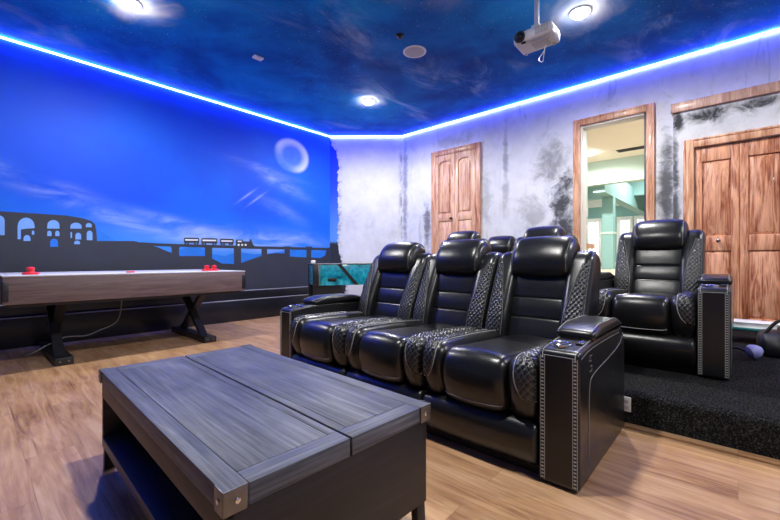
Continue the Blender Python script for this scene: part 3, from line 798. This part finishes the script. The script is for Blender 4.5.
# ------------------------------------------------------------------ air hockey table
HX0, HX1, HY0, HY1, HT = .19, 2.2, 4.30, 5.42, .795
ht = thing('air_hockey_table', 'long air hockey table with wood apron along the mural wall', 'game table', ((HX0+HX1)/2, (HY0+HY1)/2, 0))
ax, ay = (HX1-HX0)/2, (HY1-HY0)/2
for q in (-1, 1):
    y0, y1 = sorted((q*ay, q*(ay-.03))); bx('apron', (-ax, ax, y0, y1, HT-.235, HT-.014), MAT['hockey_wood'], ht, .003)
    x0, x1 = sorted((q*(ax-.001), q*(ax-.03))); bx('end_apron', (x0, x1, -ay+.031, ay-.031, HT-.235, HT-.014), MAT['hockey_wood'], ht, .003)
bx('playfield', (-ax+.04, ax-.04, -ay+.04, ay-.04, HT-.03, HT), MAT['playfield'], ht, .002)
for q in (-1, 1):
    y0, y1 = sorted((q*(ay+.004), q*(ay-.039))); bx('top_rail', (-ax-.004, ax+.004, y0, y1, HT-.013, HT-.001), MAT['grey_plastic'], ht, .004)
    x0, x1 = sorted((q*(ax+.003), q*(ax-.039))); bx('end_rail', (x0, x1, -ay+.040, ay-.040, HT-.013, HT-.001), MAT['grey_plastic'], ht, .004)
for sx in (-1, 1):
    for sy in (-1, 1):
        bm = BM(); x0, x1 = sorted((sx*(ax+.006), sx*(ax-.035))); y0, y1 = sorted((sy*(ay+.004), sy*(ay-.002)))
        box(bm, x0, x1, y0, y1, HT-.21, HT-.05, .001)
        x0, x1 = sorted((sx*(ax+.006), sx*(ax+.001))); y0, y1 = sorted((sy*(ay+.004), sy*(ay-.04))); box(bm, x0, x1, y0, y1, HT-.21, HT-.05, .001)
        for k in range(3):
            lathe(bm, [(.007,0), (.007,.004)], 10, mx=Matrix.Translation((sx*(ax-.015), sy*(ay+.004), HT-.18+k*.05)) @ Matrix.Rotation(-sy*PI/2, 4, 'X'))
        fin('corner_bracket', bm, MAT['black_metal'], ht)
bx('underside', (-ax+.03, ax-.03, -ay+.03, ay-.03, HT-.26, HT-.20), MAT['black_plastic'], ht, .003)
for lx in (.575-(HX0+HX1)/2, 1.83-(HX0+HX1)/2):
    lg = bx('trestle_leg', (lx-.065, lx+.065, -ay+.06, ay-.03, .0, .065), MAT['black_metal'], ht, .005)
    for s in (-1, 1):
        bm = BM()
        a = Vector((lx+s*.014, s*(ay-.20), .05)); b = Vector((lx+s*.014, -s*(ay-.28), HT-.25)); d = (b-a); n = d.normalized(); w = Vector((0, n.z, -n.y))*.062; t = Vector((.036, 0, 0))
        cut = []
        for P in (a, b):
            for su, sv in ((-1,-1), (1,-1), (1,1), (-1,1)):
                q = P + t*su + w*sv; q.z = P.z; cut.append(bm.verts.new(q))
        for k in range(4): bm.faces.new((cut[k], cut[(k+1) % 4], cut[4+(k+1) % 4], cut[4+k]))
        bm.faces.new(cut[:4]); bm.faces.new(cut[4:])
        fin('cross_brace', bm, MAT['black_metal'], lg, smooth=False)
    bm = BM()
    box(bm, lx-.07, lx+.07, -ay+.2, ay-.2, HT-.27, HT-.235, .003)
    fin('top_plate', bm, MAT['black_metal'], lg)
    for k in (-.03, .03):
        bm = BM(); lathe(bm, [(.008,0), (.008,.005)], 10, mx=Matrix.Translation((lx+k, -ay+.06, .034)) @ Matrix.Rotation(PI/2, 4, 'X')); fin('bolt', bm, MAT['steel'], lg)
def mallet(x, y, label):
    bm = BM(); lathe(bm, [(.054,0), (.057,.004), (.057,.013), (.050,.018), (.030,.020), (.024,.026), (.024,.040), (.029,.048), (.027,.058), (.014,.065), (.002,.066)], 28)
    o = tag(fin('pusher', bm, MAT['red']), label, 'pusher', 'red air hockey pushers'); o.location = (x, y, HT+.001); return o
mallet(.37, 4.50, 'lone red pusher on the left end of the air hockey table')
mallet(1.845, 4.50, 'red pusher at the right end of the air hockey table, on the left of two')
mallet(1.955, 4.57, 'red pusher at the right end of the air hockey table, on the right of two')
bm = BM(); lathe(bm, [(.034,0), (.037,.003), (.037,.010), (.034,.013), (.026,.011)], 28)
o = tag(fin('puck', bm, MAT['red']), 'flat red puck halfway along the air hockey table', 'puck'); o.location = (1.09, 4.46, HT+.001)
bm = BM(); tube(bm, spline([(.36,5.0,.007), (.42,4.85,.06), (.62,4.82,.17), (.80,4.86,.16), (.92,4.9,.19), (1.10,4.98,.27), (1.15,5.0,.55)], 8), .006, 8)
o = fin('power_cord', bm, MAT['cord'], ht); o.location = (-(HX0+HX1)/2, -(HY0+HY1)/2, 0); o['label'] = 'thin grey power cord looping beneath the table'

# ------------------------------------------------------------------ teal game table in the corner
gx, gy = 3.305, 4.46
gt = thing('foosball_table', 'teal underwater-print game table with black legs in the corner', 'game table', (gx, gy, 0), math.radians(-29))
GW, GD, g0, g1 = 1.30, .62, .555, .855
parts('side_panel', [(.07, GW-.07, 0, .022, g0, g1), (.07, GW-.07, GD-.022, GD, g0, g1)], MAT['teal'], gt)
parts('end_panel', [(0, .022, .05, GD-.05, g0, g1), (GW-.022, GW, .05, GD-.05, g0, g1)], MAT['teal'], gt)
for x in (0, GW-.07):
    for y in (-.004, GD-.066):
        bx('corner_post', (x-.004, x+.074, y, y+.07, g0-.01, g1), MAT['black_metal'], gt, .006)
parts('metal_strip', [(.066, .076, -.008, -.003, g0-.01, g1), (.10, .108, -.006, .0, g0, g1)], MAT['steel'], gt, .001)
bm = BM(); prism(bm, [(.34,g1), (.40,g1), (.66,g0), (.60,g0)], .008, lambda a, b, d: (a, -.009+d, b)); fin('painted_stripe', bm, MAT['black_plastic'], gt)
bm = BM(); box(bm, .20, .33, -.006, .004, g0+.055, g0+.105, .004); fin('ball_return', bm, MAT['black_plastic'], gt)
parts('top_rail', [(-.01, GW+.01, y, y+.057, g1, g1+.014) for y in (-.012, GD-.045)] + [(x, x+.055, .046, GD-.046, g1, g1+.014) for x in (-.01, GW-.045)], MAT['steel'], gt, .004)
bx('playfield', (.02, GW-.02, .02, GD-.02, g0+.12, g0+.14), MAT['teal_plain'], gt, .002)
for x, s in ((0, 1), (GW, -1)):
    for y in (.03, GD-.10):
        bm = BM(); prism(bm, [(x, g0), (x+s*.40, g0), (x+s*.43, g0-.10), (x+s*.30, g0-.22), (x+s*.15, 0), (x, 0)], .07, lambda a, b, d: (a, y+d, b)); fin('leg', bm, MAT['black_metal'], gt)
bm = BM(); box(bm, -.03, .035, -.022, .022, 0, .045, .006); box(bm, -.017, .022, -.014, .014, .044, .049, .001)
o = tag(fin('score_counter', bm, MAT['white_plastic']), 'small white block on the corner of the teal game table', 'counter'); o.location = (gx+.13, gy+.19, g1+.014); o.rotation_euler.z = math.radians(-29)

# ------------------------------------------------------------------ doors
def leaf(bm, y0, y1, z0, z1, x, splits, arched=False, st=.065, th=.035):
    """panelled leaf facing -x; splits are (zlo, zhi) of each panel"""
    a, b = min(y0, y1), max(y0, y1)
    box(bm, x+.022, x+th, a, b, z0, z1)
    box(bm, x, x+.0225, a, a+st, z0, z1, .004); box(bm, x, x+.0225, b-st, b, z0, z1, .004)
    zs = [z0] + [q for s in splits for q in s] + [z1]
    for lo, hi in zip(zs[::2], zs[1::2]): box(bm, x, x+.0225, a+st, b-st, lo, hi, .004)
    for i, (lo, hi) in enumerate(splits):
        ya, yb = a+st+.004, b-st-.004; m = .036
        if arched and i == len(splits)-1:
            n = 10; w = (yb-ya)/2; c = (ya+yb)/2; ar = .05
            out = [(ya-.004,hi)] + [(c - w*math.cos(PI*k/n), hi-ar+ar*math.sin(PI*k/n)) for k in range(n+1)] + [(yb+.004,hi)]
            prism(bm, out, .0215, lambda p, q, d: (x+.0005+d, p, q))
            top = [(c + (w-m)*math.cos(PI*k/n), hi-ar-m+ar*math.sin(PI*k/n)) for k in range(n+1)]
            out = [(ya+m, lo+m), (yb-m, lo+m)] + top
            prism(bm, out, .018, lambda p, q, d: (x+.004+d, p, q))
        else:
            o1 = [(ya,lo+.004), (yb,lo+.004), (yb,hi-.004), (ya,hi-.004)]; o2 = [(ya+m,lo+m), (yb-m,lo+m), (yb-m,hi-m), (ya+m,hi-m)]
            A = [bm.verts.new((x+.0218, p, q)) for p, q in o1]; B = [bm.verts.new((x+.004, p, q)) for p, q in o2]
            bm.faces.new(B)
            for k in range(4): bm.faces.new((A[k], A[(k+1) % 4], B[(k+1) % 4], B[k]))
def casing(name, y0, y1, z0, z1, w, x0, x1, mat, parent):
    bm = BM()
    for (p, q, r_, s) in ((y0, y0+w, z0, z1), (y1-w, y1, z0, z1), (y0+w, y1-w, z1-w, z1)):
        box(bm, x0, x1, p, q, r_, s, .006)
        box(bm, x0-.008, x0+.004, *( (p, p+.022) if p == y0 and q == y0+w else ((q-.022, q) if q == y1 and s == z1 and r_ == z0 else (p, q)) ), *( (r_, s) if r_ == z0 else (s-.022, s) ), .004)
    return fin(name, bm, mat, parent)
def knob(parent, x, y, z, mat):
    bm = BM(); lathe(bm, [(.018,0), (.018,.004), (.008,.008), (.008,.02), (.018,.028), (.021,.036), (.017,.044), (.004,.047)], 20, mx=Matrix.Translation((x, y, z)) @ RY)
    return fin('door_knob', bm, mat, parent)
def door_root(name):
    o = bpy.data.objects.new(name, None); COL.objects.link(o); o['kind'] = 'structure'; return o
# 1: pale bifold closet door high on the right wall
d1 = door_root('door_1')
casing('door_frame', 3.03, 3.98, .70, 2.795, .085, 5.462, 5.5, MAT['casing'], d1)
for a, b in ((3.118,3.503), (3.507,3.892)):
    bm = BM(); leaf(bm, a, b, .705, 2.705, 5.464, [(.83,1.58), (1.70,2.60)], True); lf = fin('door_leaf', bm, MAT['door_pale'], d1, angle=30)
    if b > 3.6: knob(lf, 5.464, 3.56, 1.617, MAT['bronze'])
# 2: open doorway to the aqua room
d2 = door_root('door_2')
casing('door_frame', .733, 1.64, .70, 2.785, .085, 5.462, 5.5, MAT['casing'], d2)
bm = BM()
box(bm, 5.5, 5.67, DY1-.022, DY1, DZ0, DZ1, .002); box(bm, 5.5, 5.67, DY0+.022, DY1-.022, DZ1-.022, DZ1, .002)
fin('door_jamb', bm, MAT['white_paint'], d2)
bx('hinge_jamb', (5.5, 5.67, DY0, DY0+.022, DZ0, DZ1), MAT['slate'], d2, .002)
bm = BM(); box(bm, 5.67, 6.40, DY0-.012, DY0+.026, DZ0+.01, DZ1-.03, .003); lf = fin('door_leaf', bm, MAT['door_pale'], d2)
bm = BM()
for z in (DZ1-.20, DZ1-.48-.28, DZ0+.25): box(bm, 5.60, 5.69, DY0+.020, DY0+.034, z, z+.09, .003); lathe(bm, [(.008,0), (.008,.10)], 12, (5.665, DY0+.034, z-.005))
fin('hinge', bm, MAT['black_metal'], lf)
# 3: wooden bifold double doors in the closet
CX = 5.38
bm = BM(); yl = .547
box(bm, CX, 5.5, .36, yl, PZ, 2.60); box(bm, CX, 5.5, -1.12, .36, 2.15, 2.60); box(bm, CX, 5.5, -3.2, -1.12, PZ, 2.60)
struct(fin('wall_closet', bm, MAT['wall_closet'], smooth=False))
bm = BM(); box(bm, CX-.035, 5.5, -3.19, .566, 2.575, 2.68, .006); struct(fin('trim_5', bm, MAT['casing_pink']))
d3 = door_root('door_3')
casing('door_frame', -1.21, .452, PZ+.002, 2.245, .092, CX-.032, CX, MAT['casing'], d3)
for i in range(4):
    b = .357 - i*.369; a = b-.366
    bm = BM(); leaf(bm, a, b, PZ+.012, 2.145, CX+.012, [(.32,1.02), (1.18,1.99)]); lf = fin('door_leaf', bm, MAT['door_red'], d3, angle=30)
    if i == 0: knob(lf, CX+.012, .155, 1.125, MAT['chrome'])
    if i == 3: knob(lf, CX+.012, -.95, 1.125, MAT['chrome'])

# outlet on the platform riser
ol = thing('wall_outlet', 'white outlet plate on the black carpeted riser', 'outlet', (2.47, .462, .118))
bx('plate', (-.006, .006, -.023, .023, -.04, .04), MAT['white_plastic'], ol, .002)
parts('socket', [(-.008, -.005, -.012, .012, .006, .026), (-.008, -.005, -.012, .012, -.026, -.006)], MAT['grey_plastic'], ol, .001)

# ------------------------------------------------------------------ things on the platform by the double doors
sh = thing('low_bench', 'low black bench with teal top against the double doors', 'bench', (4.72, -.22, PZ))
bx('bench_top', (-.17, .17, -.38, .38, .118, .138), MAT['teal_plain'], sh, .003)
for x in (-.14, .12):
    for y in (-.35, .33): bx('leg', (x, x+.025, y, y+.025, 0, .118), MAT['black_metal'], sh, .002)
bm = BM(); box(bm, -.11, .11, -.16, .16, 0, .006, .001); box(bm, -.11, .11, -.16, .16, .042, .048, .001); box(bm, -.105, .105, -.155, .16, .006, .042)
o = tag(fin('board_game', bm, MAT['white_plastic']), 'flat white game box lying on the low bench', 'box'); o.location = (4.68, -.13, PZ+.138)
lv = thing('desk_lamp', 'small lavender rounded shade on a black stem lying on the carpet', 'lamp', (3.86, -.08, PZ))
bm = BM(); lathe(bm, [(.004,-.040), (.025,-.037), (.046,-.022), (.053,.003), (.042,.032), (.022,.054), (.008,.060)], 28, mx=Matrix.Translation((0,0,.060)) @ Matrix.Rotation(math.radians(70), 4, (1,.5,0)))
fin('shade', bm, MAT['lavender'], lv)
bm = BM(); tube(bm, spline([(.0,.045,.06), (.03,.09,.07), (.02,.15,.05), (.0,.22,.012)], 6), .010, 8); fin('stem', bm, MAT['black_plastic'], lv)
bg = thing('duffel_bag', 'black duffel bag slumped on the carpet at the right edge', 'bag', (4.22, -.27, PZ))
bp = Pad([(-.17,.0,.04), (-.19,.09,.07), (-.12,.17,.08), (.08,.18,.10), (.17,.10,.09), (.16,.0,.05)], -.30, .16, .055, .012, spacing=.02)
bo = pad_obj('bag_body', bp, MAT['bag'], bg)
bm = BM()
for q in (-.19, .03): tube(bm, spline([(-.20,q,.05), (-.165,q,.155), (-.02,q,.205), (.10,q,.185), (.18,q,.08)], 8), .011, 8)
fin('strap', bm, MAT['black_plastic'], bg)
bm = BM(); tube(bm, spline([(-.12,-.14,.17), (-.12,-.06,.26), (-.10,.04,.27), (-.10,.12,.165)], 8), .012, 8); fin('bag_handle', bm, MAT['black_plastic'], bg)

# ------------------------------------------------------------------ the aqua room beyond the doorway
HZ, HC = .70, 3.10
def hb(name, d, mat, bev=0): return struct(bx(name, d, mat, None, bev))
hb('floor_hall', (5.65, 17.2, -1.5, 9.0, HZ-.1, HZ), MAT['hall_floor'])
hb('ceiling_hall', (5.65, 9.4, -1.5, 9.0, HC, HC+.1), MAT['beige'])
hb('ceiling_lounge', (9.4, 17.2, -1.5, 9.0, 3.62, 3.72), MAT['white_paint'])
hb('wall_hall_left', (5.67, 6.2, 1.66, 1.78, HZ, HC), MAT['aqua_light'])
hb('wall_hall_right', (5.65, 17.2, -1.6, -1.5, HZ, 3.72), MAT['aqua'])
hb('wall_hall_far', (5.65, 17.2, 9.0, 9.1, HZ, 3.72), MAT['aqua'])
hb('wall_lounge', (17.2, 17.3, -1.6, 9.1, HZ, 3.72), MAT['aqua'])
hb('beam_hall', (9.40, 9.62, -1.5, 9.0, 2.60, 3.72), MAT['aqua_light'])
hb('beam_lounge', (9.62, 17.2, 2.22, 2.46, 2.45, 3.0), MAT['aqua'])
hb('beam_cross', (12.9, 13.1, -1.5, 9.0, 2.78, 3.62), MAT['aqua'])
hb('cornice_lounge', (17.05, 17.2, -1.5, 9.0, 3.05, 3.40), MAT['white_paint'])
hb('column_hall', (10.4, 10.64, 2.22, 2.46, HZ, 2.45), MAT['aqua'])
hb('trim_column', (10.385, 10.655, 2.205, 2.475, HZ+.85, HZ+.90), MAT['aqua_light'])
hb('trim_hall', (5.68, 6.35, 1.60, 1.69, 1.09, 1.16), MAT['casing_pink'], .004)
hb('baseboard_hall', (17.17, 17.2, -1.5, 9.0, HZ, HZ+.14), MAT['white_paint'])
for k, (a, b) in enumerate(((586, 602), (617, 633), (634, 652))):
    y1, _ = onX(a, 220, 17.15); y0, _ = onX(b, 220, 17.15); z1 = 2.60
    fr = bpy.data.objects.new('door_%d' % (4+k), None); COL.objects.link(fr); fr['kind'] = 'structure'
    bm = BM(); w = .11
    for (p, q, lo, hi) in ((y0, y0+w, HZ, z1), (y1-w, y1, HZ, z1), (y0+w, y1-w, z1-w-.03, z1), (y0+w, y1-w, HZ, HZ+.24)): box(bm, 17.08, 17.17, p, q, lo, hi, .006)
    for i in range(1, 3): 
        yy = y0+w+(y1-y0-2*w)*i/3; box(bm, 17.09, 17.13, yy-.012, yy+.012, HZ+.24, z1-w)
    for i in range(1, 5):
        z = HZ+.24+(z1-w-HZ-.27)*i/5; box(bm, 17.09, 17.13, y0+w, y1-w, z-.012, z+.012)
    fin('door_frame', bm, MAT['white_paint'], fr)
    bm = BM(); box(bm, 17.135, 17.15, y0+w, y1-w, HZ+.24, z1-w-.03); fin('window_pane', bm, MAT['day'], fr)
sw1 = thing('light_switch', 'white light switch plate on the aqua wall inside the doorway, upper of two', 'switch', (6.15, 1.655, 1.62), 0, 'switches inside the doorway')
bx('plate', (-.04, .04, -.004, .004, -.06, .06), MAT['white_plastic'], sw1, .002); bx('rocker', (-.015, .015, -.007, -.003, -.03, .03), MAT['white_plastic'], sw1, .001)
copy_tree(sw1, 'white light switch plate on the aqua wall inside the doorway, lower of two', (6.15, 1.655, 1.38))
r = 0.523; Zq = (HC-CH)/((260-153)/F); lx, ly = Zq*(CT+r*ST), Zq*(ST-r*CT)
lamp(lx, ly, 'downlight in the beige ceiling seen through the doorway', HC, 240, (1,.95,.88), None)
lamp(lx-1.2, ly-1.6, 'added unseen downlight in the beige ceiling beyond the doorway', HC, 240, (1,.95,.88), None)  # extra lamp, added out of sight to light the hall
lamp(13.5, 4.6, 'added unseen downlight in the far lounge ceiling beyond the doorway', 3.62, 420, (1,.97,.92), None)  # extra lamp, added out of sight to light the lounge
lamp(11.5, 1.2, 'added unseen downlight in the lounge ceiling past the aqua beam', 3.62, 300, (1,.97,.92), None)  # another added lamp for the lounge, hidden from the camera
vx, vy = None, None
r = ray(637); Zq = (HC-CH)/((260-148)/F); vx, vy = Zq*(CT+r*ST), Zq*(ST-r*CT)
vt = thing('ceiling_vent', 'dark slotted air vent in the beige ceiling through the doorway', 'vent', (vx, vy, HC))
bx('vent_frame', (-.10, .10, -.34, .34, -.010, 0), MAT['bronze'], vt, .003)
bm = BM()
for k in range(5): box(bm, -.075+k*.034, -.065+k*.034, -.31, .31, -.016, -.009)
fin('louver', bm, MAT['black_metal'], vt)

# ------------------------------------------------------------------ camera, world, colour
cam = bpy.data.cameras.new('camera'); co = bpy.data.objects.new('camera', cam); COL.objects.link(co)
co.location = (0, 0, CH); co.rotation_euler = (PI/2, 0, TH - PI/2)
cam.sensor_width = 36; cam.lens = 36*F/780; cam.clip_start = .02
SC.camera = co
w = bpy.data.worlds.new('world'); SC.world = w; w.use_nodes = True
w.node_tree.nodes['Background'].inputs[0].default_value = (.5,.55,.65,1); w.node_tree.nodes['Background'].inputs[1].default_value = .3
SC.view_settings.view_transform = 'Standard'; SC.view_settings.look = 'None'
SC.view_settings.exposure = 0.45; SC.view_settings.gamma = 1; SC.view_settings.use_curve_mapping = False
try:
    SC.cycles.use_denoising = True; SC.cycles.denoiser = 'OPENIMAGEDENOISE'
    SC.cycles.max_bounces = 8; SC.cycles.diffuse_bounces = 5; SC.cycles.glossy_bounces = 4; SC.cycles.sample_clamp_indirect = 8
except Exception: pass
